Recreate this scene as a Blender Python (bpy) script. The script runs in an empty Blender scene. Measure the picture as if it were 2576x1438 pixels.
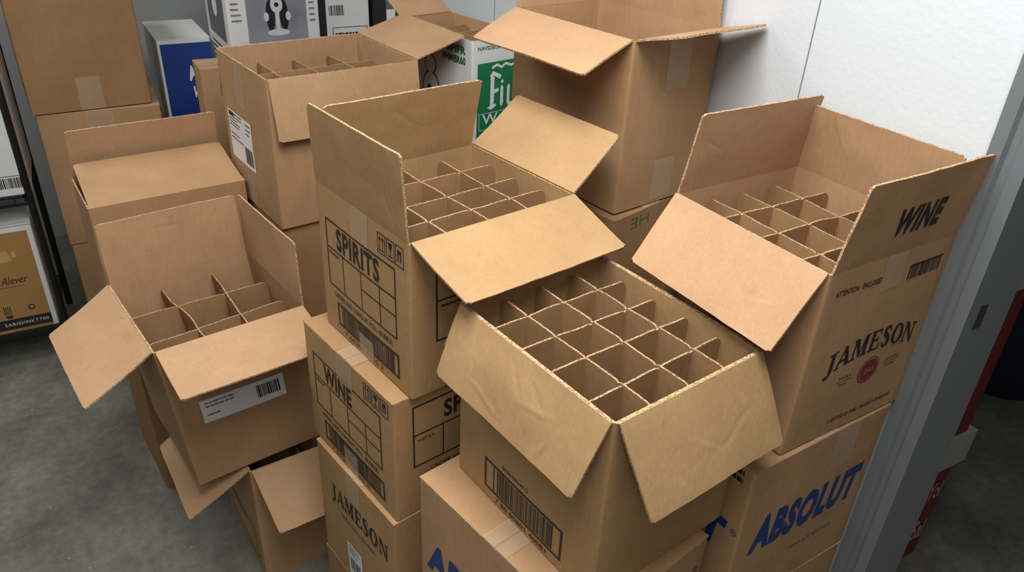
import bpy, math, random
from mathutils import Vector, Matrix, noise
random.seed(7)
COL=bpy.context.scene.collection
def srgb(r,g,b):
    f=lambda c:(c/255/12.92) if c/255<=.04045 else ((c/255+.055)/1.055)**2.4
    return (f(r),f(g),f(b),1)
# ---------------------------------------------------------------- materials
def newmat(name):
    m=bpy.data.materials.new(name); m.use_nodes=True; nt=m.node_tree
    return m,nt,nt.nodes['Principled BSDF']
def N(nt,t,**k):
    n=nt.nodes.new(t)
    for a,b in k.items(): setattr(n,a,b)
    return n
def simple(name,c,rough=.6,metal=0,alpha=1,var=.12,scale=30):
    m,nt,b=newmat(name); tc=N(nt,'ShaderNodeTexCoord'); no=N(nt,'ShaderNodeTexNoise'); no.inputs['Scale'].default_value=scale; no.inputs['Detail'].default_value=4
    nt.links.new(tc.outputs['Object'],no.inputs['Vector'])
    mx=N(nt,'ShaderNodeMix',data_type='RGBA'); mx.inputs[6].default_value=tuple(x*(1-var) for x in c[:3])+(1,); mx.inputs[7].default_value=tuple(min(1,x*(1+var)) for x in c[:3])+(1,)
    nt.links.new(no.outputs['Fac'],mx.inputs[0]); nt.links.new(mx.outputs[2],b.inputs['Base Color'])
    b.inputs['Roughness'].default_value=rough; b.inputs['Metallic'].default_value=metal; b.inputs['Alpha'].default_value=alpha
    return m
def cardboard(name,c,dark=.84,rough=.72,axis=2):
    m,nt,b=newmat(name); L=nt.links.new
    tc=N(nt,'ShaderNodeTexCoord')
    big=N(nt,'ShaderNodeTexNoise'); big.inputs['Scale'].default_value=5; big.inputs['Detail'].default_value=6; big.inputs['Roughness'].default_value=.62
    L(tc.outputs['Object'],big.inputs['Vector'])
    mp=N(nt,'ShaderNodeMapping'); sc=[140,140,140]; sc[axis]=12; mp.inputs['Scale'].default_value=sc; L(tc.outputs['Object'],mp.inputs['Vector'])
    fib=N(nt,'ShaderNodeTexNoise'); fib.inputs['Scale'].default_value=1.6; fib.inputs['Detail'].default_value=6; L(mp.outputs[0],fib.inputs['Vector'])
    mx=N(nt,'ShaderNodeMix',data_type='RGBA'); mx.inputs[6].default_value=(c[0]*dark,c[1]*dark*.98,c[2]*dark*.95,1); mx.inputs[7].default_value=c
    r=N(nt,'ShaderNodeMapRange'); r.inputs[1].default_value=.3; r.inputs[2].default_value=.62; L(big.outputs['Fac'],r.inputs[0]); L(r.outputs[0],mx.inputs[0])
    m2=N(nt,'ShaderNodeMix',data_type='RGBA',blend_type='MULTIPLY'); m2.inputs[0].default_value=.24
    L(mx.outputs[2],m2.inputs[6]); L(fib.outputs['Fac'],m2.inputs[7])
    sp=N(nt,'ShaderNodeTexNoise'); sp.inputs['Scale'].default_value=42; sp.inputs['Detail'].default_value=4; L(tc.outputs['Object'],sp.inputs['Vector'])
    r2=N(nt,'ShaderNodeMapRange'); r2.inputs[1].default_value=.65; r2.inputs[2].default_value=.76; r2.inputs[4].default_value=.3; L(sp.outputs['Fac'],r2.inputs[0])
    m3=N(nt,'ShaderNodeMix',data_type='RGBA'); m3.inputs[7].default_value=(c[0]*.55,c[1]*.5,c[2]*.45,1); L(r2.outputs[0],m3.inputs[0]); L(m2.outputs[2],m3.inputs[6])
    L(m3.outputs[2],b.inputs['Base Color'])
    b.inputs['Roughness'].default_value=rough; b.inputs['Specular IOR Level'].default_value=.3
    bm=N(nt,'ShaderNodeBump'); bm.inputs['Strength'].default_value=.15; bm.inputs['Distance'].default_value=.002
    L(fib.outputs['Fac'],bm.inputs['Height'])
    bb=N(nt,'ShaderNodeBump'); bb.inputs['Strength'].default_value=.28; bb.inputs['Distance'].default_value=.010
    L(big.outputs['Fac'],bb.inputs['Height']); L(bm.outputs[0],bb.inputs['Normal'])
    L(bb.outputs[0],b.inputs['Normal'])
    return m
def edgemat(name,c):
    m,nt,b=newmat(name); L=nt.links.new; tc=N(nt,'ShaderNodeTexCoord')
    no=N(nt,'ShaderNodeTexNoise'); no.inputs['Scale'].default_value=330; no.inputs['Detail'].default_value=1; L(tc.outputs['Object'],no.inputs['Vector'])
    r=N(nt,'ShaderNodeMapRange'); r.inputs[1].default_value=.4; r.inputs[2].default_value=.55; L(no.outputs['Fac'],r.inputs[0])
    mx=N(nt,'ShaderNodeMix',data_type='RGBA'); mx.inputs[6].default_value=(c[0]*.42,c[1]*.38,c[2]*.35,1); mx.inputs[7].default_value=c; L(r.outputs[0],mx.inputs[0]); L(mx.outputs[2],b.inputs['Base Color'])
    b.inputs['Roughness'].default_value=.9
    return m
KG=(cardboard('kraft_golden',srgb(177,141,98)),cardboard('kraft_golden_inner',srgb(186,151,108)),edgemat('kraft_golden_edge',srgb(192,160,120)))
KP=(cardboard('kraft_rosy',srgb(179,142,104)),cardboard('kraft_rosy_inner',srgb(192,154,117)),edgemat('kraft_rosy_edge',srgb(192,160,125)))
KD=(cardboard('kraft_dark',srgb(160,124,85)),cardboard('kraft_dark_inner',srgb(168,131,92)),edgemat('kraft_dark_edge',srgb(166,132,94)))
KW=(simple('white_board',srgb(212,214,215),.5,var=.05),KP[1],KP[2])
DIV=cardboard('divider_kraft',srgb(163,128,91)); DIVE=edgemat('divider_edge',srgb(186,153,116))
INK=simple('black_ink',srgb(34,28,23),.6,var=.35,scale=60)
BLUE=simple('blue_ink',srgb(24,50,112),.55,var=.2,scale=50)
GREENINK=simple('green_ink',srgb(40,92,60),.6,var=.25,scale=60)
GREEN=simple('green_print',srgb(0,112,68),.5,var=.08)
RED=simple('red_print',srgb(112,40,32),.6,var=.2,scale=50)
WHITE=simple('white_print',srgb(222,224,225),.5,var=.03)
PAPER=simple('label_paper',srgb(220,222,224),.45,var=.04,scale=12)
GREYINK=simple('grey_ink',srgb(95,96,100),.6,var=.2)
BLUEP=simple('blue_print',srgb(22,56,128),.45,var=.08)
DARKP=simple('dark_print',srgb(30,30,34),.4,var=.25)
TAN=simple('tan_print',srgb(160,120,70),.5,var=.1)
TAPE=simple('packing_tape',srgb(204,178,148),.14,alpha=.42,var=.15,scale=25)
BLACKMETAL=simple('black_metal',srgb(26,26,28),.45,metal=.3)
# ---------------------------------------------------------------- mesh helpers
def mkobj(name,verts,faces,mats,idx=None,parent=None,smooth=True,label=None):
    me=bpy.data.meshes.new(name); me.from_pydata([tuple(v) for v in verts],[],faces)
    for m in mats: me.materials.append(m)
    if idx: me.polygons.foreach_set('material_index',idx)
    if smooth: me.shade_smooth(); me.set_sharp_from_angle(angle=math.radians(32))
    me.update()
    o=bpy.data.objects.new(name,me); COL.objects.link(o)
    if parent is not None: o.parent=parent
    if label: o['label']=label
    return o
def empty(name,loc,yaw,label,cat,group=None):
    e=bpy.data.objects.new(name,None); e.empty_display_size=.05; e.location=loc; e.rotation_euler=(0,0,math.radians(yaw)); COL.objects.link(e)
    e['label']=label; e['category']=cat
    if group: e['group']=group
    return e
def sheet(name,parent,O,e1,e2,n,L1,L2,t,mats,disp=None,shape=None,n1=10,n2=8,label=None):
    O,e1,e2,n=map(Vector,(O,e1,e2,n)); V=[];F=[];I=[]
    for side in (0,1):
        for j in range(n2+1):
            for i in range(n1+1):
                s,q=i/n1,j/n2
                a,b=s*L1,q*L2
                if shape: a,b=shape(s,q,a,b)
                d=(disp(s,q) if disp else 0)-(t if side else 0)
                V.append(O+e1*a+e2*b+n*d)
    M=(n1+1)*(n2+1); id_=lambda i,j,s:s*M+j*(n1+1)+i
    flip=(e1.cross(e2)).dot(n)<0
    def add(f,m): F.append(f[::-1] if flip else f); I.append(m)
    for j in range(n2):
        for i in range(n1):
            add([id_(i,j,0),id_(i+1,j,0),id_(i+1,j+1,0),id_(i,j+1,0)],0)
            add([id_(i,j,1),id_(i,j+1,1),id_(i+1,j+1,1),id_(i+1,j,1)],1)
    for i in range(n1):
        add([id_(i,0,0),id_(i,0,1),id_(i+1,0,1),id_(i+1,0,0)],2); add([id_(i,n2,0),id_(i+1,n2,0),id_(i+1,n2,1),id_(i,n2,1)],2)
    for j in range(n2):
        add([id_(0,j,0),id_(0,j+1,0),id_(0,j+1,1),id_(0,j,1)],2); add([id_(n1,j,0),id_(n1,j,1),id_(n1,j+1,1),id_(n1,j+1,0)],2)
    return mkobj(name,V,F,mats,I,parent,label=label)
T=.004
def bulge(A,s,q): return A*math.sin(math.pi*max(0,min(1,s)))*math.sin(math.pi*max(0,min(1,q)))
def body(parent,W,D,H,mats,A=.003,name='box_body'):
    r=.005; NS=12; NZ=12
    def ring(off,z,q):
        pts=[]
        sides=[((0,0),(1,0),(0,-1),W),((W,0),(0,1),(1,0),D),((W,D),(-1,0),(0,1),W),((0,D),(0,-1),(-1,0),D)]
        for (ox,oy),(dx,dy),(nx,ny),L in sides:
            for k in range(NS+1):
                s=k/NS; a=r+(L-2*r)*s; d=bulge(A,s,q)-off
                pts.append(Vector((ox+dx*a+nx*d,oy+dy*a+ny*d,z)))
            for c in (1,2):
                th=c*math.pi/6; cx,cy=ox+dx*(L-r),oy+dy*(L-r)
                rr=max(r-off,.0004)
                cx2,cy2=cx-nx*r,cy-ny*r
                pts.append(Vector((cx2+nx*rr*math.cos(th)+dx*rr*math.sin(th),cy2+ny*rr*math.cos(th)+dy*rr*math.sin(th),z)))
        return pts
    V=[];F=[];I=[]
    R=4*(NS+3)
    for k in range(NZ+1): V+=ring(0,H*k/NZ,k/NZ)
    for k in range(NZ+1): V+=ring(T,T+(H-T)*k/NZ,k/NZ)
    for k in range(NZ):
        for i in range(R):
            j=(i+1)%R
            F.append([k*R+i,k*R+j,(k+1)*R+j,(k+1)*R+i]); I.append(0)
            b=(NZ+1)*R
            F.append([b+k*R+i,b+(k+1)*R+i,b+(k+1)*R+j,b+k*R+j]); I.append(1)
    for i in range(R):
        j=(i+1)%R; a=NZ*R; b=(NZ+1)*R+NZ*R
        F.append([a+i,a+j,b+j,b+i]); I.append(2)
    F.append(list(range(R))[::-1]); I.append(0)
    F.append([(NZ+1)*R+i for i in range(R)]); I.append(1)
    return mkobj(name,V,F,mats,I,parent)
def flap(parent,W,D,H,side,ang,ln,sk,mats,seed,curl=.04,amp=.0025,t=T,name='flap',ins=.004,label=None,folds=1,deep=1.0):
    cor={'N':Vector((0,0,H)),'R':Vector((W,0,H)),'L':Vector((0,D,H)),'F':Vector((W,D,H))}
    a,b=side
    out=Vector({'NL':(-1,0,0),'NR':(0,-1,0),'LF':(0,1,0),'FR':(1,0,0)}[side])
    O=cor[a]; h=(cor[b]-cor[a]); L1=h.length; h.normalize()
    an=math.radians(ang); d=out*math.sin(an)+Vector((0,0,math.cos(an))); n=out*math.cos(an)-Vector((0,0,math.sin(an)))
    rnd=random.Random(seed*3+1); FO=[]
    for _ in range(folds):
        cx,cy=rnd.uniform(.15,.85)*L1,rnd.uniform(.2,.9)*ln; th=rnd.uniform(0,math.pi); FO.append((cx,cy,math.cos(th),math.sin(th),rnd.uniform(.03,.07),rnd.choice((-1,1))*rnd.uniform(.0004,.0008)*deep))
    def disp(s,q):
        v=-curl*ln*q*q+amp*min(1,q*2.2)*noise.noise(Vector((s*2.0,q*1.5,seed)))
        x,y=s*L1,q*ln
        for cx,cy,c,sn,hl,am in FO:
            al=(x-cx)*c+(y-cy)*sn; pe=-(x-cx)*sn+(y-cy)*c+.004*math.sin(al*60)
            if abs(al)<hl and abs(pe)<.006: v+=am*(1-abs(pe)/.006)*(1-(al/hl)**2)
        return v
    def shape(s,q,x,y):
        x=ins+(L1-2*ins)*s+sk*q
        if q>0:
            x+=(.003 if s<.5 else -.003)*(abs(2*s-1)**6)*q*1.3
            y+= .001*noise.noise(Vector((s*9,seed,3)))*q
        cr=abs(2*s-1)
        if q>.97 and cr>.97: y-=.003
        return x,y
    sheet(name,parent,O,h,d,n,L1,ln,t,mats,disp,shape,90,40,label=label)
    return (O,h,d,n,L1,ln,disp)
def divider(parent,p0,p1,z0,z1,seed,crosses=(),amp=.003):
    p0=Vector(p0);p1=Vector(p1); e=(p1-p0); L=e.length; e.normalize(); n=Vector((-e.y,e.x,0))
    def disp(s,q): return amp*noise.noise(Vector((s*2.6,q*1.2,seed)))*min(1,4*s,4*(1-s))
    def shape(s,q,a,b):
        if q>.7:
            m=min([abs(s-c) for c in crosses] or [1])*L
            b-=.003*math.exp(-(m/.0028)**2)
            b+= .002*noise.noise(Vector((s*6,seed,1)))+.0008*noise.noise(Vector((s*40,seed,2)))
            ed=min(s,1-s)*L
            if ed<.014: b-=.009*(1-ed/.014)**2
        return a,b
    return sheet('divider',parent,(p0.x,p0.y,z0),e,(0,0,1),n,L,z1-z0,.0034,(DIV,DIV,DIVE),disp,shape,80,6)
# ---------------------------------------------------------------- printing
class Face:
    def __init__(self,parent,O,e1,e2,n,L1,L2,A=.003,disp=None):
        self.p=parent;self.O,self.e1,self.e2,self.n=map(Vector,(O,e1,e2,n));self.L1,self.L2=L1,L2;self.A=A;self.d=disp
    def pt(self,s,q,off):
        d=(self.d(s,q) if self.d else bulge(self.A,s,q))+off
        return self.O+self.e1*(s*self.L1)+self.e2*(q*self.L2)+self.n*d
def R4(a,b,c,d): return [(a,b),(c,b),(c,d),(a,d)]
def ell(cx,cy,rx,ry,ix,iy,n=22):
    out=[]
    for i in range(n):
        a,b=2*math.pi*i/n,2*math.pi*(i+1)/n
        out.append([(cx+rx*math.cos(a),cy+ry*math.sin(a)),(cx+rx*math.cos(b),cy+ry*math.sin(b)),(cx+ix*math.cos(b),cy+iy*math.sin(b)),(cx+ix*math.cos(a),cy+iy*math.sin(a))])
    return out
def stroke(pts):
    out=[]; nrm=[]
    for i in range(len(pts)):
        a=pts[max(0,i-1)];b=pts[min(len(pts)-1,i+1)]; dx,dy=b[0]-a[0],b[1]-a[1]; l=math.hypot(dx,dy); nrm.append((-dy/l,dx/l))
    for i in range(len(pts)-1):
        (x,y,w),(X,Y,Wd)=pts[i],pts[i+1]; n0,n1=nrm[i],nrm[i+1]
        out.append([(x+n0[0]*w,y+n0[1]*w),(x-n0[0]*w,y-n0[1]*w),(X-n1[0]*Wd,Y-n1[1]*Wd),(X+n1[0]*Wd,Y+n1[1]*Wd)])
    return out
SER={
'J':(.62,[R4(.27,.08,.51,1),R4(.14,.92,.66,1)]+stroke([(.39,.16,.12),(.35,.0,.10),(.26,-.10,.08),(.12,-.12,.07),(.02,-.02,.09)])),
'A':(1.0,[[(.05,0),(.17,0),(.54,.9),(.46,1)],[(.40,1),(.60,1),(.97,0),(.69,0)],R4(.25,.28,.75,.38),R4(-.03,0,.29,.08),R4(.60,0,1.05,.08)]),
'M':(1.2,[R4(.10,0,.21,1),R4(.82,0,1.06,1),[(.10,1),(.37,1),(.66,.1),(.54,0)],[(.82,1),(.94,.92),(.62,.03),(.54,.05)],R4(0,0,.33,.08),R4(.72,0,1.15,.08),R4(0,.92,.30,1),R4(.86,.92,1.15,1)]),
'E':(.88,[R4(.10,0,.34,1),R4(.12,.91,.80,1),R4(.3,.46,.62,.55),R4(.12,0,.84,.09),[(.80,1),(.80,.72),(.74,.72),(.66,.91)],[(.84,0),(.87,.32),(.81,.32),(.70,.09)],R4(.57,.35,.64,.66),R4(0,.92,.15,1),R4(0,0,.15,.08)]),
'S':(.76,stroke([(.62,.72,.04),(.60,.87,.06),(.48,.96,.065),(.30,.95,.085),(.17,.83,.11),(.18,.68,.12),(.36,.55,.13),(.56,.40,.13),(.62,.24,.12),(.52,.09,.09),(.34,.03,.065),(.18,.09,.06),(.10,.28,.04)])),
'O':(1.02,ell(.5,.5,.48,.52,.23,.42)),
'N':(1.06,[R4(.11,0,.21,1),R4(.80,0,.91,1),[(.04,1),(.34,1),(.91,.08),(.91,0),(.77,0)],R4(0,0,.33,.08),R4(.68,.92,1.04,1),R4(0,.92,.22,1)]),
}
class Print:
    def __init__(self,face,off=.0006): self.f=face;self.off=off;self.V=[];self.F=[];self.I=[];self.m=[]
    def mi(self,m):
        if m not in self.m: self.m.append(m)
        return self.m.index(m)
    def rect(self,s0,t0,s1,t1,m,lift=0,nx=None,ny=None):
        f=self.f; nx=nx or max(1,int(abs(s1-s0)*24)); ny=ny or max(1,int(abs(t1-t0)*24)); b=len(self.V); k=self.mi(m)
        for j in range(ny+1):
            for i in range(nx+1): self.V.append(f.pt(s0+(s1-s0)*i/nx,t0+(t1-t0)*j/ny,self.off+lift))
        fl=f.e1.cross(f.e2).dot(f.n)<0
        for j in range(ny):
            for i in range(nx):
                q=[b+j*(nx+1)+i,b+j*(nx+1)+i+1,b+(j+1)*(nx+1)+i+1,b+(j+1)*(nx+1)+i]
                self.F.append(q[::-1] if fl else q); self.I.append(k)
        return self
    def frame(self,s0,t0,s1,t1,m,w=.0024,lift=0):
        a=w/self.f.L1; b=w/self.f.L2
        self.rect(s0,t0,s1,t0+b,m,lift);self.rect(s0,t1-b,s1,t1,m,lift);self.rect(s0,t0,s0+a,t1,m,lift);self.rect(s1-a,t0,s1,t1,m,lift); return self
    def poly(self,pts,m,lift=0):
        b=len(self.V); k=self.mi(m); self.V+=[self.f.pt(s,q,self.off+lift) for s,q in pts]
        self.F.append(list(range(b,b+len(pts)))); self.I.append(k); return self
    def disc(self,s,t,r,m,lift=0,n=28,ry=None):
        return self.poly([(s+r/self.f.L1*math.cos(2*math.pi*i/n),t+(ry or r)/self.f.L2*math.sin(2*math.pi*i/n)) for i in range(n)],m,lift)
    def serif(self,word,s0,t0,s1,t1,m,arch=0):
        adv=sum(SER[c][0] for c in word)+.06*(len(word)-1); x=0
        for k,c in enumerate(word):
            a,ps=SER[c]
            for j,pl in enumerate(ps):
                q=[]
                for px,py in pl:
                    u=(x+px)/adv; q.append((s0+(s1-s0)*u,t0+(t1-t0)*py+arch*(1-(2*u-1)**2)))
                self.poly(q,m,lift=.00004*j)
            x+=a+.06
        return self
    def text(self,body,s0,t0,s1,t1,m,bold=0,shear=0,arch=0,lift=0,flip=False,space=1.0):
        cu=bpy.data.curves.new('tmp','FONT'); cu.body=body; cu.offset=bold; cu.shear=shear; cu.resolution_u=3; cu.space_character=space
        ob=bpy.data.objects.new('tmp',cu); COL.objects.link(ob); bpy.context.view_layer.update()
        me=bpy.data.meshes.new_from_object(ob.evaluated_get(bpy.context.evaluated_depsgraph_get()))
        bpy.data.objects.remove(ob); bpy.data.curves.remove(cu)
        if not me.vertices: return self
        xs=[v.co.x for v in me.vertices]; ys=[v.co.y for v in me.vertices]
        x0,x1,y0,y1=min(xs),max(xs),min(ys),max(ys); b=len(self.V); k=self.mi(m)
        for v in me.vertices:
            a=(v.co.x-x0)/(x1-x0); c=(v.co.y-y0)/max(1e-6,y1-y0)
            if flip: a,c=1-a,1-c
            ar=arch*(1-(2*a-1)**2)
            self.V.append(self.f.pt(s0+(s1-s0)*a,t0+(t1-t0)*c+ar,self.off+lift))
        for p in me.polygons: self.F.append([b+i for i in p.vertices]); self.I.append(k)
        bpy.data.meshes.remove(me); return self
    def barcode(self,s0,t0,s1,t1,m,seed=1,lift=0):
        rnd=random.Random(seed); s=s0
        while s<s1:
            w=rnd.choice([.0014,.002,.003,.004])/self.f.L1
            if s+w>s1: break
            self.rect(s,t0,s+w,t1,m,lift,nx=1); s+=w+rnd.choice([.0012,.0016,.0026])/self.f.L1
        return self
    def lines(self,s0,t0,s1,t1,m,n,seed=1,lift=0,th=.35):
        rnd=random.Random(seed)
        for i in range(n):
            y=t1-(t1-t0)*(i+.5)/n; h=(t1-t0)/n*th; s=s0; e=s1-(s1-s0)*rnd.random()*.5
            while s<e:
                w=(s1-s0)*rnd.uniform(.05,.16); self.rect(s,y,min(s+w,e),y+h,m,lift,ny=1); s+=w+(s1-s0)*.025
        return self
    def done(self,name='printed_lettering',label=None):
        return mkobj(name,self.V,self.F,self.m,self.I,self.f.p,smooth=False,label=label)
def faceNR(p,W,D,H,A=.003): return Face(p,(0,0,0),(1,0,0),(0,0,1),(0,-1,0),W,H,A)
def faceNL(p,W,D,H,A=.003): return Face(p,(0,D,0),(0,-1,0),(0,0,1),(-1,0,0),D,H,A)
def tape(face,s0,t0,s1,t1):
    Print(face,.0011).rect(s0,t0,s1,t1,TAPE).done('packing_tape')
# ---------------------------------------------------------------- boxes
GRP='cardboard boxes stacked in the stockroom'
def openbox(N0,yaw,W,D,H,flaps,mats,label,div=None,rec=.02,seed=1,name='open_cardboard_box',A=.003,divamp=.003):
    e=empty(name,N0,yaw,label,'cardboard box',GRP); body(e,W,D,H,mats,A)
    fo={}
    for i,(sd,v) in enumerate(flaps.items()):
        ang,ln,sk=v[:3]; kw=v[3] if len(v)>3 else {}
        fo[sd]=flap(e,W,D,H,sd,ang,ln,sk,mats,seed*10+i,**kw)
    if div:
        nu,nv=div
        us=[W*(k+1)/(nu+1) for k in range(nu)]; vs=[D*(k+1)/(nv+1) for k in range(nv)]
        rnd=random.Random(seed); zt=H-rec; jt=divamp*1.6
        for k,u in enumerate(us):
            j=rnd.uniform(-jt,jt); divider(e,(u+j,.006,0),(u-j*.5,D-.006,0),.006,zt+rnd.uniform(-.003,.003),seed*7+k,[v/D for v in vs],divamp)
        for k,v in enumerate(vs):
            j=rnd.uniform(-jt,jt); divider(e,(.006,v+j,0),(W-.006,v-j*.5,0),.006,zt+rnd.uniform(-.003,.003),seed*7+k+30,[u/W for u in us],divamp)
    return e,fo
def closedbox(N0,yaw,W,D,H,mats,label,seam='u',seed=1,name='cardboard_box',tp=True,A=.002):
    H=H-.0025
    e=empty(name,N0,yaw,label,'cardboard box',GRP); body(e,W,D,H-T,mats,A)
    d=lambda s,q: .001*noise.noise(Vector((s*3,q*3,seed)))-.001
    g=.0015
    if seam=='u':
        for O,L2 in (((0,0,H),D/2-g),((0,D/2+g,H),D/2-g)): sheet('flap',e,O,(1,0,0),(0,1,0),(0,0,1),W,L2,T*.7,mats,d,None,8,6)
    else:
        for O in ((0,0,H),(W/2+g,0,H)): sheet('flap',e,O,(1,0,0),(0,1,0),(0,0,1),W/2-g,D,T*.7,mats,d,None,6,8)
    if tp:
        if seam=='u': Print(Face(e,(0,D/2-.03,H),(1,0,0),(0,1,0),(0,0,1),W,.06,0),.001).rect(0,0,1,1,TAPE).done('packing_tape')
        else: Print(Face(e,(W/2-.03,0,H),(1,0,0),(0,1,0),(0,0,1),.06,D,0),.001).rect(0,0,1,1,TAPE).done('packing_tape')
    return e
def tableprint(f,word,seed):
    P=Print(f)
    P.frame(.10,.34,.87,.80,INK,.0034); P.rect(.10,.605,.87,.615,INK)
    for s in (.29,.50,.70): P.rect(s,.34,s+.008,.61,INK)
    P.rect(.50,.49,.87,.499,INK); P.lines(.12,.555,.27,.59,INK,1,seed)
    P.text(word,.23,.63,.23+(.48 if len(word)>5 else .33),.778,INK,bold=.032,space=1.08)
    P.done('printed_table')
    P=Print(f); P.text('UNDER AND CONDUIT POLL (BUBBLE)',.16,.262,.82,.308,INK,bold=.015); P.done()
    P=Print(f); P.frame(.18,.07,.88,.24,INK,.0055); P.barcode(.23,.085,.84,.225,INK,seed); P.text('7 60206 0355 2',.25,.02,.7,.055,INK); P.done('barcode')
    P=Print(f)
    for k in range(3):
        s=.70+.088*k; P.frame(s,.83,s+.078,.955,INK,.002)
        if k==0:
            for c in (.022,.05): P.rect(s+c,.86,s+c+.006,.93,INK); P.poly([(s+c-.01,.915),(s+c+.016,.915),(s+c+.003,.94)],INK)
            P.rect(s+.015,.85,s+.065,.857,INK)
        elif k==1:
            P.poly([(s+.018,.935),(s+.06,.935),(s+.05,.895),(s+.028,.895)],INK); P.rect(s+.036,.86,s+.043,.9,INK); P.rect(s+.02,.85,s+.058,.858,INK)
        else:
            P.rect(s+.02,.86,s+.03,.93,INK); P.rect(s+.045,.86,s+.055,.93,INK); P.poly([(s+.02,.93),(s+.055,.93),(s+.038,.9)],INK)
    P.done('handling_symbols')
# --- SPIRITS stack
SW,SD,SH=.368,.327,.314
S,fS=openbox((.404,1.039,.915),10.5,SW,SD,SH,{'NL':(5,.153,-.007,{'curl':.02}),'LF':(-13,.153,.002,{'curl':0,'folds':2}),'FR':(59,.153,-.013),'NR':(114,.145,.011)},KG,'open tan cardboard box printed SPIRITS with cell dividers',(3,3),.016,1,divamp=.004)
f=faceNL(S,SW,SD,SH); tableprint(f,'SPIRITS',3); tape(f,.42,.80,.60,1.0); tape(f,.44,.0,.60,.16)
f=faceNR(S,SW,SD,SH); P=Print(f); P.frame(.14,.34,.87,.80,INK,.0034); P.rect(.14,.6,.87,.61,INK); P.rect(.34,.34,.348,.6,INK); P.text('SPIRITS',.22,.63,.70,.77,INK,bold=.03,space=1.08); P.lines(.17,.54,.3,.58,INK,1); P.done('printed_table')
WW,WD,WH=.340,.347,.297
Wb=closedbox((.368,1.044,.618),11.4,WW,WD,WH,KG,'sealed tan cardboard box printed WINE with barcode','u',2)
f=faceNL(Wb,WW,WD,WH,.002); tableprint(f,'WINE',5); tape(f,.40,.78,.58,1.0); tape(f,.42,0,.58,.2)
f=faceNR(Wb,WW,WD,WH,.002); P=Print(f); P.frame(.12,.40,.88,.90,INK,.0034); P.rect(.12,.66,.88,.67,INK); P.rect(.32,.40,.328,.66,INK); P.text('SPIRITS',.33,.71,.76,.85,INK,bold=.03,space=1.08); P.text('WEP R.V.',.15,.60,.27,.625,INK,bold=.01); P.done('printed_table')
P=Print(f); P.text('UNDER AND CONDUIT POLL',.24,.31,.8,.35,INK,bold=.01); P.done()
J3=closedbox((.359,1.040,.281),11.5,.340,.322,.337,KG,'sealed tan cardboard box printed JAMESON with small white label','u',3)
f=faceNL(J3,.34,.322,.335,.002); P=Print(f); P.serif('JAMESON',.18,.60,.92,.74,INK,arch=.02); P.text('TRIPLE DISTILLED IRISH',.3,.52,.75,.55,INK); P.done()
P=Print(f,.001); P.rect(.36,.02,.56,.34,PAPER); P.lines(.38,.23,.54,.32,GREYINK,4,3,.0004); P.barcode(.39,.08,.53,.2,INK,2,.0004); P.done('shipping_label')
tape(f,.42,.78,.58,1)
closedbox((.357,1.042,0),11.5,.340,.322,.280,KD,'sealed brown cardboard box on the concrete floor','u',4)
# --- big divided box
BW,BD,BH=.307,.361,.350
B4,fB=openbox((.515,.605,.799),8.5,BW,BD,BH,{'NL':(160,.135,.014,{'curl':-.05,'amp':.005,'folds':7,'deep':1.5}),'NR':(154,.155,.018,{'curl':-.04,'amp':.004,'folds':4}),'LF':(160,.12,-.01),'FR':(172,.11,0)},KG,'large open tan cardboard box full of cell dividers',(3,4),.012,5,divamp=.003)
f=faceNL(B4,BW,BD,BH); P=Print(f); P.frame(.23,.06,.80,.25,INK,.005); P.rect(.30,.06,.308,.25,INK); P.barcode(.33,.08,.74,.23,INK,11); P.text('7 80 80801 40081',.32,.015,.70,.045,INK,bold=.01); P.done('barcode')
P=Print(f); P.text('Barska Suihuent O',.37,.275,.56,.30,INK,bold=.015); P.done()
A5=closedbox((.480,.561,.489),12.8,.300,.419,.310,KP,'sealed tan cardboard box with large blue ABSOLUT lettering','u',6)
f=faceNL(A5,.30,.419,.31,.002); P=Print(f); P.text('ABSOLUT',.05,.30,.93,.56,BLUE,bold=.055,shear=.15,space=1.12); P.done()
f=faceNR(A5,.30,.419,.31,.002); P=Print(f); P.text('ABSOLUT',.05,.58,.86,.80,BLUE,bold=.055,shear=.15,space=1.12); P.text('®',.90,.75,.95,.80,BLUE); P.done()
closedbox((.480,.565,0),12.8,.30,.419,.488,KD,'tall sealed brown cardboard box on the concrete floor','u',7)
# --- wall side stack
A6=closedbox((.827,.610,.573),4.1,.364,.400,.359,KP,'sealed tan cardboard box with blue ABSOLUT lettering beside wall','v',8)
f=faceNR(A6,.364,.4,.359,.002); P=Print(f); P.text('ABSOLUT',.10,.39,.93,.64,BLUE,bold=.06,shear=.15,space=1.14); P.done(); P=Print(f); P.text('TWO 0,7L BOTTLES',.45,.23,.80,.26,GREYINK,bold=.01); P.done(); tape(f,.58,.72,.76,1)
f=faceNL(A6,.364,.4,.359,.002); P=Print(f); P.text('ABSOLUT',.02,.40,.93,.62,BLUE,bold=.055,shear=.15,space=1.12); P.text('®',.95,.56,.985,.60,BLUE); P.done(); P=Print(f);  P.lines(.80,.86,.97,.95,INK,2,4,th=.6); P.done()
closedbox((.83,.612,.250),3.5,.355,.395,.322,KP,'sealed tan cardboard box supporting taller stack beside wall','v',9)
closedbox((.83,.615,0),3.5,.355,.395,.249,KD,'low sealed brown cardboard box at stack bottom beside wall','v',10)
JW,JD,JH=.317,.334,.342
J7,fJ=openbox((.891,.623,.933),2.9,JW,JD,JH,{'NR':(6,.142,.007,{'curl':0}),'FR':(-8,.130,-.012,{'curl':0,'folds':2}),'LF':(-9,.149,.001,{'curl':0}),'NL':(139,.142,-.006,{'curl':.0,'folds':3})},KP,'open tan cardboard box printed JAMESON with raised WINE flap',(3,3),.022,12,divamp=.004)
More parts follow.
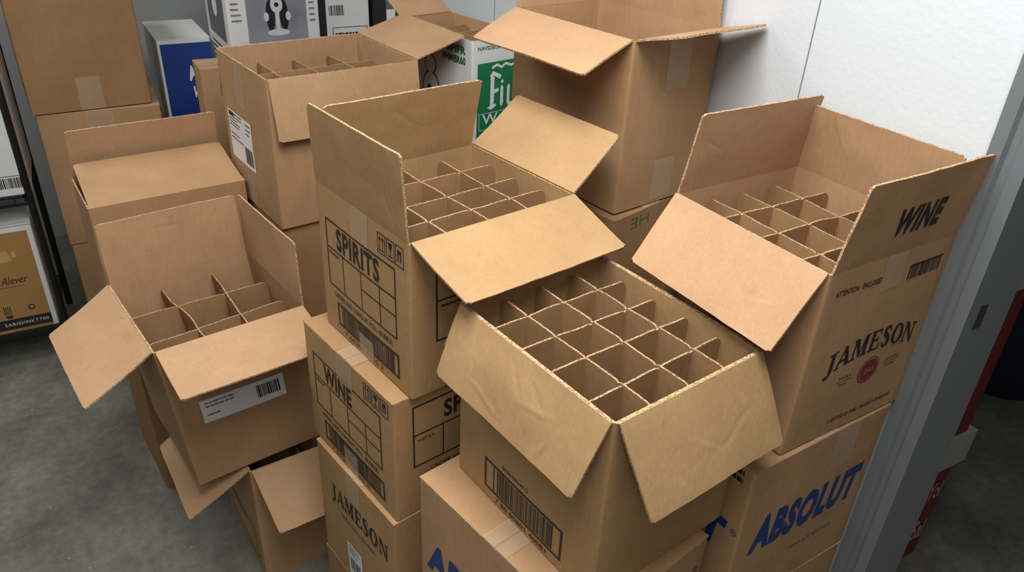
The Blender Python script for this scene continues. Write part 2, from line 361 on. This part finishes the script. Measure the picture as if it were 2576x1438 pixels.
f=faceNR(J7,JW,JD,JH); P=Print(f); P.serif('JAMESON',.17,.41,.90,.53,INK,arch=.055); P.done()
P=Print(f); P.disc(.56,.34,.027,RED); P.disc(.56,.34,.0248,KP[0],.0003); P.disc(.56,.34,.0230,RED,.0006); P.text('JJ&S',.518,.32,.602,.36,KP[0],bold=.0,lift=.0009)
P.rect(.30,.335,.43,.338,INK); P.rect(.69,.335,.83,.338,INK); P.text('TRIPLE',.31,.35,.41,.366,INK); P.text('DISTILLED',.70,.35,.82,.366,INK); P.text('IRISH',.33,.307,.39,.323,INK); P.text('WHISKEY',.71,.307,.81,.323,INK); P.done('printed_emblem')
P=Print(f); P.text('ATTENTION - ENCLOSED',.08,.87,.42,.90,INK,bold=.015); P.done(); P=Print(f); P.barcode(.64,.83,.92,.91,INK,9); P.rect(.64,.90,.92,.91,INK); P.done('barcode')
P=Print(f); P.text('12 BOTTLES OF 750ML - PRODUCT OF IRELAND',.34,.07,.88,.095,INK,bold=.015); P.done()
tape(f,.42,.82,.58,1.0)
O,h,d,n,L1,ln,dp=fJ['NR']; ff=Face(J7,O,h,d,n,L1,ln,0,dp); P=Print(ff,.0008); P.text('WINE',.36,.27,.73,.61,INK,bold=.05,shear=.15,space=1.14); P.done()
# --- tall box
T8,fT=openbox((.943,1.212,1.112),9.9,.264,.368,.362,{'NL':(111,.137,-.007,{'curl':.0}),'NR':(76,.122,-.007,{'curl':0}),'LF':(5,.13,0,{'curl':0}),'FR':(-4,.13,0,{'curl':0})},KP,'tall open empty tan cardboard box beside the wall',seed=13)
f=faceNR(T8,.264,.368,.362); tape(f,.40,.70,.66,1.0); tape(f,.40,.02,.64,.28)
B9=closedbox((.930,1.188,.802),16.2,.270,.400,.309,KD,'sealed brown cardboard box with green markings under taller box','v',14)
f=faceNR(B9,.27,.4,.309,.002); P=Print(f); P.text('HE',.22,.87,.46,.95,GREENINK,bold=-.012,flip=True); P.done()
closedbox((.93,1.19,.40),14,.26,.38,.401,KD,'sealed brown cardboard box within stack beside wall','v',15)
closedbox((.93,1.19,0),12,.26,.38,.399,KD,'sealed brown cardboard box at stack bottom beside wall','v',16)
# --- labelled box
LW,LD,LH=.428,.362,.402
L10,fL=openbox((.388,1.919,.865),8.2,LW,LD,LH,{'FR':(74,.166,0,{'curl':0,'amp':.001}),'NR':(169,.155,0,{'curl':-.04,'folds':4}),'LF':(168,.15,0)},KP,'open tan cardboard box with white shipping label and dividers',(3,2),.05,17)
f=faceNL(L10,LW,LD,LH); P=Print(f,.001); P.rect(.10,.27,.60,.62,PAPER); P.lines(.13,.50,.45,.61,INK,5,3,.0005); P.lines(.48,.5,.59,.6,GREYINK,3,4,.0005); P.lines(.13,.40,.4,.46,GREYINK,2,5,.0005); P.barcode(.42,.30,.57,.42,INK,6,.0005); P.rect(.13,.585,.24,.61,INK,.0006); P.done('shipping_label')
tape(f,.38,.70,.54,1); tape(f,.40,0,.56,.2)
U10=closedbox((.39,1.93,.45),7,.42,.36,.414,KD,'sealed brown cardboard box with small label beneath open box','u',18)
f=faceNL(U10,.42,.36,.414,.002); P=Print(f,.001); P.rect(.55,.25,.8,.5,PAPER); P.lines(.58,.35,.78,.48,INK,4,7,.0005); P.done('shipping_label')
closedbox((.39,1.935,0),7,.42,.36,.449,KD,'sealed brown cardboard box on the concrete floor','u',19)
# --- left boxes
B11,_=openbox((-.059,2.102,.577),6.6,.409,.235,.350,{'LF':(-14,.15,0,{'curl':0}),'NR':(-76,.20,0,{'curl':-.03})},KP,'half closed tan cardboard box with one flap raised',seed=20)
closedbox((-.03,2.03,0),7.5,.35,.32,.575,KD,'tall sealed brown cardboard box under half closed box','u',21)
OW,OD,OH=.347,.353,.402
O12,fO=openbox((.011,1.535,.413),9.9,OW,OD,OH,{'LF':(0,.162,-.007,{'curl':0,'folds':3}),'FR':(-1,.165,-.001,{'curl':0}),'NR':(97,.175,-.009,{'curl':.03}),'NL':(123,.173,-.002,{'curl':.05,'folds':3})},KP,'open tan cardboard box with white label and loose dividers',(2,2),.04,22,divamp=.010)
f=faceNR(O12,OW,OD,OH); P=Print(f,.001); P.rect(.16,.435,.74,.60,PAPER); P.barcode(.54,.48,.71,.57,INK,8,.0005); P.lines(.19,.53,.46,.58,GREYINK,2,9,.0005); P.lines(.19,.47,.30,.495,INK,1,9,.0005); P.done('shipping_label')
# the box has racked sideways: its base sits a few cm over from its rim
for ch in list(O12.children):
    if ch.name.startswith('flap'): continue
    for v in ch.data.vertices:
        if v.co.z<OH: v.co.x+=.036*(OH-v.co.z)/OH
    ch.data.update()
F13,fF=openbox((.165,1.548,0),5.7,.29,.33,.400,{'NR':(140,.17,.016,{'curl':-.03}),'NL':(120,.18,0,{'curl':0})},KP,'open tan cardboard box on the floor beneath another box',(1,1),.06,23)
f=faceNL(F13,.29,.33,.4); P=Print(f); P.disc(.35,.68,.03,DARKP); P.disc(.35,.68,.02,KP[0],.0003); P.done('printed_emblem'); P=Print(f); P.frame(.15,.1,.85,.4,INK); P.lines(.2,.3,.7,.36,INK,1,4); P.done('printed_table')
f=faceNR(F13,.29,.33,.4); P=Print(f); P.frame(.55,.38,.98,.55,INK,.003); P.rect(.6,.4,.7,.53,INK); P.done('barcode')
# --- far left stack
T1=closedbox((-.178,3.02,.911),3.9,.382,.400,.47,KD,'large plain brown cardboard box on top of stack','u',24)
f=faceNR(T1,.382,.4,.47,.002); tape(f,.40,0,.60,.24)
T2=closedbox((-.170,3.028,.412),-1.2,.395,.400,.498,KP,'large plain tan cardboard box in the middle of stack','u',25)
f=faceNR(T2,.395,.4,.498,.002); tape(f,.38,.82,.60,1)
closedbox((-.165,3.03,0),0,.395,.400,.411,KP,'large tan cardboard box at bottom of stack','u',26)
# --- printed cartons at the back
def carton(N0,yaw,W,D,H,label,mats=KW,seed=1): 
    e=closedbox(N0,yaw,W,D,H,mats,label,'u',seed,'printed_carton',tp=False); e['category']='carton'; del e['group']; return e
BL=carton((.269,3.242,.757),1.7,.195,.356,.33,'white carton with blue printed front panel',(KW[0],KW[0],KW[0]),seed=30)
f=faceNR(BL,.195,.356,.33,.002); P=Print(f); P.rect(.05,0,1,.94,BLUEP); P.text('Mark',.5,.50,.98,.68,WHITE,bold=.03,shear=.3,lift=.0005); P.text('Wex',.55,.30,.95,.44,WHITE,bold=.03,shear=.3,lift=.0005); P.done('printed_panel')
closedbox((.255,3.23,0),1,.21,.36,.756,KD,'tall brown cardboard box supporting blue and white carton','u',31)
BR=closedbox((.330,2.62,.78),1.2,.33,.13,.348,KP,'slim plain tan cardboard box with taped top','u',32)
closedbox((.325,2.62,0),1,.33,.28,.779,KD,'tall brown cardboard box supporting smaller tan box','u',33)
K=carton((.49,2.95,.80),2,.33,.38,.62,'white carton printed with kitchen mixer photograph',(KW[0],KW[0],KW[0]),seed=34)
f=faceNR(K,.33,.38,.62,.002); P=Print(f)
P.rect(.20,.42,.86,1,simple('silver_photo_print',srgb(130,133,143),.35,var=.55,scale=8))
SIL=simple('silver_print',srgb(198,200,206),.35,var=.1)
for sx in (-1,1):   # machine: base, column, arms with knobs, dark recesses
    P.disc(.53+sx*.075,.66,.016,DARKP,.0003,ry=.055); P.disc(.53+sx*.13,.80,.017,DARKP,.0004,ry=.013); P.disc(.53+sx*.13,.805,.010,SIL,.0008,ry=.008)
    P.disc(.53+sx*.12,.655,.009,SIL,.0008,ry=.016); P.rect(.53+min(0,sx*.13),.795,.53+max(0,sx*.13),.808,SIL,.0006)
P.disc(.53,.565,.040,SIL,.0005,ry=.012); P.rect(.51,.565,.55,.84,SIL,.0006); P.disc(.53,.85,.022,SIL,.0007,ry=.022); P.disc(.53,.72,.022,SIL,.0007,ry=.028); P.disc(.53,.72,.008,DARKP,.0009)
P.lines(.89,.6,.97,.9,GREYINK,9,4); P.lines(.04,.62,.16,.9,GREYINK,9,6); P.done('printed_panel')
f=faceNL(K,.33,.38,.62,.002); P=Print(f); P.rect(.15,.5,.85,.85,GREYINK); P.disc(.5,.68,.04,WHITE,.0004); P.text('AUSTRIAN',.2,.88,.85,.93,INK,bold=.02); P.lines(.2,.3,.8,.46,INK,5,5); P.done('printed_panel')
closedbox((.485,2.955,0),2,.34,.38,.799,KD,'tall brown cardboard box supporting mixer carton','u',35)
K2=carton((.835,3.02,.80),0,.20,.3,.62,'white carton with barcode and printed labels',(KW[0],KW[0],KW[0]),seed=36)
f=faceNR(K2,.2,.3,.62,.002); P=Print(f); P.rect(0,.3,.14,1,DARKP); P.barcode(.2,.62,.5,.68,INK,3); P.lines(.35,.78,.9,.9,GREYINK,5,6); P.frame(.25,.4,.95,.55,INK); P.lines(.3,.43,.9,.52,INK,3,7); P.done('printed_panel')
K3=carton((1.05,3.02,.80),0,.15,.3,.62,'dark carton printed with a bottle picture',seed=37,mats=(DARKP,DARKP,DARKP))
f=faceNR(K3,.15,.3,.62,.002); P=Print(f); P.rect(.36,.50,.62,.70,GREYINK); P.poly([(.36,.70),(.62,.70),(.54,.76),(.54,.86),(.44,.86),(.44,.76)],GREYINK); P.rect(.37,.54,.61,.64,WHITE,.0004); P.done('printed_panel')
closedbox((.835,3.02,0),0,.365,.3,.799,KD,'wide brown cardboard box supporting printed cartons','u',38)
GW,GD,GH=.205,.36,.372
G,fG=openbox((.985,2.0,.93),13,GW,GD,GH,{'LF':(62,.14,0,{'curl':0})},KW,'open white carton with green printed label',(1,3),.02,39,name='open_white_carton',A=.002)
G['category']='carton'
f=faceNR(G,GW,GD,GH,.002); P=Print(f); P.rect(.10,.0,1,.82,GREEN)
def st(pts,w): 
    for j,q in enumerate(stroke([(a,b,w) for a,b in pts])): P.poly(q,WHITE,.0005+.00003*j)
P.poly([(.34,.46),(.41,.50),(.41,.70),(.34,.72)],WHITE,.0005); P.poly([(.32,.71),(.38,.75),(.54,.71),(.52,.68),(.40,.71)],WHITE,.0006); P.poly([(.41,.60),(.49,.61),(.50,.58),(.41,.57)],WHITE,.0006); P.poly([(.28,.46),(.37,.44),(.46,.47),(.42,.49),(.34,.475)],WHITE,.0007)
P.poly([(.53,.47),(.56,.45),(.59,.48),(.585,.61),(.555,.63),(.53,.61)],WHITE,.0005); P.poly([(.53,.66),(.57,.675),(.59,.65),(.55,.64)],WHITE,.0006)
P.poly([(.66,.48),(.69,.45),(.715,.47),(.715,.61),(.69,.63),(.66,.61)],WHITE,.0005); P.poly([(.79,.47),(.83,.45),(.86,.48),(.84,.61),(.81,.63),(.79,.61)],WHITE,.0005); P.poly([(.69,.45),(.80,.455),(.80,.475),(.71,.48)],WHITE,.0006)
st([(.36,.775),(.46,.795),(.54,.77),(.62,.795),(.72,.775),(.82,.79)],.010)
P.frame(.14,.28,.98,.42,WHITE,.0015,.0004); P.text('Weyer',.2,.30,.98,.41,WHITE,bold=.01,lift=.0004); P.lines(.2,.1,.9,.22,WHITE,2,3,.0004); P.text('NAVSDECUER',.10,.92,.62,.95,GREENINK,bold=.02); P.done('printed_panel')
f=faceNL(G,GW,GD,GH,.002); P=Print(f); P.text('SIFIFR',.66,.88,.92,.94,GREENINK,bold=.04); P.text('PHMBR60',.62,.80,.92,.86,GREENINK,bold=.04); P.disc(.45,.72,.03,INK); P.disc(.45,.72,.026,KW[0],.0003); P.disc(.46,.52,.045,INK,ry=.055); P.disc(.46,.52,.04,KW[0],.0003,ry=.05); P.disc(.44,.5,.014,INK,.0006,ry=.02); P.done('printed_panel')
closedbox((.985,2.0,0),12,.205,.36,.929,KD,'tall brown cardboard box supporting white carton','u',40)
# ---------------------------------------------------------------- wire rack
def boxmesh(V,F,x0,y0,z0,x1,y1,z1):
    b=len(V); V+=[(x0,y0,z0),(x1,y0,z0),(x1,y1,z0),(x0,y1,z0),(x0,y0,z1),(x1,y0,z1),(x1,y1,z1),(x0,y1,z1)]
    F+=[[b+i for i in q] for q in ((3,2,1,0),(4,5,6,7),(0,1,5,4),(1,2,6,5),(2,3,7,6),(3,0,4,7))]
rack=empty('wire_shelving_rack',(-1.235,2.935,0),0,'black metal wire shelving rack holding cartons','shelf')
RWd,RDp=1.0,.42
for x in (0,RWd-.022):
    for y in (0,RDp-.022):
        V=[];F=[]; n=12
        for k in range(2):
            for i in range(n): V.append((x+.011+.012*math.cos(i*2*math.pi/n),y+.011+.012*math.sin(i*2*math.pi/n),1.9*k))
        for i in range(n): F.append([i,(i+1)%n,n+(i+1)%n,n+i])
        F.append(list(range(n,2*n))); mkobj('post',V,F,[BLACKMETAL],None,rack)
for z in (.135,.665,1.25):
    V=[];F=[]
    for y in (0,RDp-.008):
        for dz in (0,-.03): boxmesh(V,F,.02,y,z-.008+dz,RWd-.02,y+.008,z+dz)
    for x in (.02,RWd-.028): boxmesh(V,F,x,0,z-.03,x+.008,RDp,z)
    k=.03
    while k<RWd-.03: boxmesh(V,F,k,.004,z-.004,k+.003,RDp-.004,z); k+=.022
    k=.04
    while k<RWd-.03: boxmesh(V,F,k,.001,z-.034,k+.004,.006,z-.004); k+=.05
    mkobj('wire_shelf',V,F,[BLACKMETAL],None,rack,smooth=False)
RB=carton((-.62,2.945,.136),1,.352,.36,.42,'brown carton with white border and black band on shelf',seed=41)
f=faceNR(RB,.352,.36,.42,.002); P=Print(f); P.rect(.05,.0,.95,.94,TAN); P.rect(.05,.03,.95,.13,DARKP,.0003); P.text('SARISHNKT700',.52,.065,.92,.095,PAPER,bold=.0,lift=.0006,space=1.15); P.text('3 Alever',.54,.47,.84,.54,INK,bold=.0,shear=.35,lift=.0004); P.rect(.56,.44,.80,.444,INK,.0004); P.disc(.8,.22,.011,INK,.0006); P.disc(.8,.22,.007,TAN,.0008)
PALE=simple('pale_print',srgb(186,150,100),.5); P.poly([(.62,.68),(.76,.68),(.73,.78),(.65,.78)],PALE,.0005); P.poly([(.76,.76),(.80,.78),(.80,.71),(.76,.71)],PALE,.0005)
for k in range(4): P.rect(.55+.018*k,.18,.558+.018*k,.26,INK,.0005)
P.poly([(.55,.17),(.62,.17),(.6,.14),(.57,.14)],INK,.0005); P.done('printed_panel')
RW=carton((-.595,2.945,.666),0,.36,.36,.52,'plain white carton with barcode on shelf',(KW[0],KW[0],KW[0]),seed=42)
f=faceNR(RW,.36,.36,.52,.002); P=Print(f); P.barcode(.72,.05,.95,.12,INK,12); P.rect(.7,.13,.97,.135,GREYINK); P.done('barcode')
# ---------------------------------------------------------------- next room stock
REDC=simple('red_carton',srgb(112,26,24),.5)  # darkened red: dimness of the next room put into the base colour
WHC=simple('dull_white_carton',srgb(160,156,152),.6)
P1=carton((1.5,.80,0),0,.41,.35,.36,'red and white printed carton on the floor',seed=50,mats=(REDC,REDC,REDC))
f=faceNR(P1,.41,.35,.36,.002); P=Print(f); P.text('Yol',.84,.64,.98,.82,WHC,bold=.02); P.text('Sal',.84,.2,.97,.42,WHC,bold=.02); P.done('printed_lettering')
P2=carton((1.5,.79,.361),0,.445,.36,.11,'flat white carton resting on red carton',(WHC,WHC,WHC),seed=51)
P3=carton((1.5,.80,.472),0,.41,.35,.45,'red printed carton stacked on white carton',seed=52,mats=(REDC,REDC,REDC))
P4=carton((1.5,.80,.923),0,.42,.35,.36,'white carton with black lettering on red carton',(WHC,WHC,WHC),seed=53)
f=faceNR(P4,.42,.35,.36,.002); P=Print(f); P.text('500ML',.75,.4,.98,.62,INK,bold=.02); P.done(); P=Print(f); P.text('2V',.85,.68,.97,.9,INK,bold=.02); P.done()
def lathe(name,prof,mat,parent,n=40):
    V=[];F=[]
    for r,z in prof:
        for i in range(n): V.append((r*math.cos(2*math.pi*i/n),r*math.sin(2*math.pi*i/n),z))
    for k in range(len(prof)-1):
        for i in range(n):
            j=(i+1)%n; F.append([k*n+i,k*n+j,(k+1)*n+j,(k+1)*n+i])
    F.append(list(range(n))[::-1])
    return mkobj(name,V,F,[mat],None,parent)
NAVY=simple('navy_plastic',srgb(16,19,38),.5)
bn=empty('waste_bin',(3.02,1.27,0),0,'dark navy round plastic waste bin','bin')
lathe('bin_body',[(.18,0),(.20,.03),(.22,.38),(.21,.38),(.19,.04),(.02,.04)],NAVY,bn); lathe('bin_rim',[(.215,.36),(.235,.365),(.238,.39),(.215,.395),(.21,.38)],NAVY,bn)
# ---------------------------------------------------------------- room
def struct(name,x0,y0,z0,x1,y1,z1,mat):
    V=[];F=[]; boxmesh(V,F,x0,y0,z0,x1,y1,z1); o=mkobj(name,V,F,[mat],None,None,smooth=False); o['kind']='structure'; return o
WM,nt,b=newmat('white_wall_panel'); L=nt.links.new; tc=N(nt,'ShaderNodeTexCoord'); vo=N(nt,'ShaderNodeTexNoise'); vo.inputs['Scale'].default_value=110; vo.inputs['Detail'].default_value=2; L(tc.outputs['Object'],vo.inputs['Vector'])
no=N(nt,'ShaderNodeTexNoise'); no.inputs['Scale'].default_value=2.5; no.inputs['Detail'].default_value=6; L(tc.outputs['Object'],no.inputs['Vector'])
mx=N(nt,'ShaderNodeMix',data_type='RGBA'); mx.inputs[6].default_value=srgb(203,208,213); mx.inputs[7].default_value=srgb(214,219,223); L(no.outputs['Fac'],mx.inputs[0]); L(mx.outputs[2],b.inputs['Base Color'])
bp=N(nt,'ShaderNodeBump'); bp.inputs['Strength'].default_value=.4; bp.inputs['Distance'].default_value=.0012; L(vo.outputs['Fac'],bp.inputs['Height']); L(bp.outputs[0],b.inputs['Normal']); b.inputs['Roughness'].default_value=.45
FM,nt,b=newmat('stained_concrete'); L=nt.links.new; tc=N(nt,'ShaderNodeTexCoord')
n1=N(nt,'ShaderNodeTexNoise'); n1.inputs['Scale'].default_value=3.6; n1.inputs['Detail'].default_value=10; n1.inputs['Roughness'].default_value=.68; L(tc.outputs['Object'],n1.inputs['Vector'])
n2=N(nt,'ShaderNodeTexNoise'); n2.inputs['Scale'].default_value=34; n2.inputs['Detail'].default_value=7; n2.inputs['Roughness'].default_value=.75; L(tc.outputs['Object'],n2.inputs['Vector'])
cr=N(nt,'ShaderNodeValToRGB'); e=cr.color_ramp.elements; e[0].position=.32; e[0].color=srgb(84,84,77); e[1].position=.68; e[1].color=srgb(122,121,110); x=cr.color_ramp.elements.new(.5); x.color=srgb(104,104,95); L(n1.outputs['Fac'],cr.inputs[0])
m2=N(nt,'ShaderNodeMix',data_type='RGBA',blend_type='OVERLAY'); m2.inputs[0].default_value=.7; L(cr.outputs[0],m2.inputs[6]); L(n2.outputs['Fac'],m2.inputs[7])
last=m2
for sc,lim,thr in ((11,.05,.7),(23,.07,.78)):
    vs=N(nt,'ShaderNodeTexVoronoi'); vs.inputs['Scale'].default_value=sc; L(tc.outputs['Object'],vs.inputs['Vector'])
    sep=N(nt,'ShaderNodeSeparateColor'); L(vs.outputs['Color'],sep.inputs[0])
    gt=N(nt,'ShaderNodeMath',operation='GREATER_THAN'); gt.inputs[1].default_value=thr; L(sep.outputs[0],gt.inputs[0])
    rr=N(nt,'ShaderNodeMapRange'); rr.inputs[1].default_value=lim*.6; rr.inputs[2].default_value=lim; rr.inputs[3].default_value=.8; rr.inputs[4].default_value=0; L(vs.outputs['Distance'],rr.inputs[0])
    mu=N(nt,'ShaderNodeMath',operation='MULTIPLY'); L(gt.outputs[0],mu.inputs[0]); L(rr.outputs[0],mu.inputs[1])
    m3=N(nt,'ShaderNodeMix',data_type='RGBA'); m3.inputs[7].default_value=srgb(176,172,160); L(mu.outputs[0],m3.inputs[0]); L(last.outputs[2],m3.inputs[6]); last=m3
L(last.outputs[2],b.inputs['Base Color'])
r5=N(nt,'ShaderNodeMapRange'); r5.inputs[3].default_value=.25; r5.inputs[4].default_value=.55; L(n1.outputs['Fac'],r5.inputs[0]); L(r5.outputs[0],b.inputs['Roughness'])
bp=N(nt,'ShaderNodeBump'); bp.inputs['Strength'].default_value=.25; bp.inputs['Distance'].default_value=.004; L(n2.outputs['Fac'],bp.inputs['Height']); L(bp.outputs[0],b.inputs['Normal'])
CE=simple('ceiling_paint',srgb(215,215,210),.8,var=.03,scale=3)
DW=simple('grey_wall_paint',srgb(150,154,154),.7,var=.06,scale=3)
struct('floor',-2.2,-1.8,-.05,4.5,4.15,0,FM)
struct('ceiling',-2.2,-1.8,2.7,4.5,4.15,2.75,CE)
XW=1.216
struct('wall_right',XW,.636,0,XW+.10,4.05,2.7,WM)
struct('wall_back',-2.2,4.05,0,4.5,4.15,2.7,DW)
struct('wall_left',-2.2,-1.8,0,-2.1,4.05,2.7,DW)
struct('wall_front',-2.1,-1.8,0,4.4,-1.7,2.7,DW)
struct('wall_far',4.4,-1.8,0,4.5,4.05,2.7,DW)
SEAM=simple('panel_seam',srgb(130,135,138),.6)
for i,y in enumerate((1.03,2.31,3.58)): struct('trim_%d'%(i+1),XW-.0015,y-.001,0,XW,y+.001,2.7,SEAM)
GF=simple('grey_frame_paint',srgb(110,114,117),.42,var=.06,scale=8)
prof=[(XW-.012,.640),(XW-.012,.618),(XW-.004,.614),(XW-.004,.600),(XW-.014,.596),(XW-.014,.574),(XW+.112,.574),(XW+.112,.640)]
V=[];F=[];k=len(prof)
for z in (0,2.12): V+=[(x,y,z) for x,y in prof]
F=[[i,(i+1)%k,k+(i+1)%k,k+i][::-1] for i in range(k)]+[list(range(k,2*k))[::-1],list(range(k))]
jo=mkobj('trim_4',V,F,[GF],None,None,smooth=False); jo['kind']='structure'
SP=simple('strike_metal',srgb(78,80,82),.35,metal=.6)
V=[];F=[]; boxmesh(V,F,XW+.015,.5725,1.12,XW+.035,.5739,1.165); mkobj('strike_plate',V,F,[SP],None,jo,smooth=False,label='small dark metal strike plate')
# ---------------------------------------------------------------- lights
def area(x,y,z,sx,sy,p,col=(1,.985,.96)):
    l=bpy.data.lights.new('ceiling_or_fill_lamp','AREA'); l.shape='RECTANGLE'; l.size=sx; l.size_y=sy; l.energy=p; l.color=col
    o=bpy.data.objects.new('ceiling_or_fill_lamp',l); o.location=(x,y,z); COL.objects.link(o); o['label']='fluorescent ceiling lamp or added fill lamp'; o['category']='lamp'; return o
area(.28,.62,2.64,.8,1.3,54)
area(-.6,2.6,2.64,.4,1.2,23)
area(-.6,-.7,2.64,.6,1.2,18)  # added fill lamp behind the camera, lightens the near box faces
w=bpy.data.worlds.new('w'); bpy.context.scene.world=w; w.use_nodes=True; w.node_tree.nodes['Background'].inputs[0].default_value=(.5,.52,.55,1); w.node_tree.nodes['Background'].inputs[1].default_value=.3
# ---------------------------------------------------------------- camera
p,r,fpx,Y=math.radians(30.023),math.radians(2.986),1941.6,math.radians(30)
fh=Vector((math.sin(Y),math.cos(Y),0)); rt=Vector((math.cos(Y),-math.sin(Y),0)); z=Vector((0,0,1))
fw=fh*math.cos(p)-z*math.sin(p); up=fh*math.sin(p)+z*math.cos(p)
R=rt*math.cos(r)+up*math.sin(r); U=up*math.cos(r)-rt*math.sin(r)
cd=bpy.data.cameras.new('camera'); co=bpy.data.objects.new('camera',cd); COL.objects.link(co)
cd.sensor_width=36; cd.lens=36*fpx/2576; cd.clip_start=.02
co.matrix_world=Matrix(((R.x,U.x,-fw.x,0),(R.y,U.y,-fw.y,0),(R.z,U.z,-fw.z,1.8),(0,0,0,1)))
bpy.context.scene.camera=co
bpy.context.scene.view_settings.view_transform='Standard'
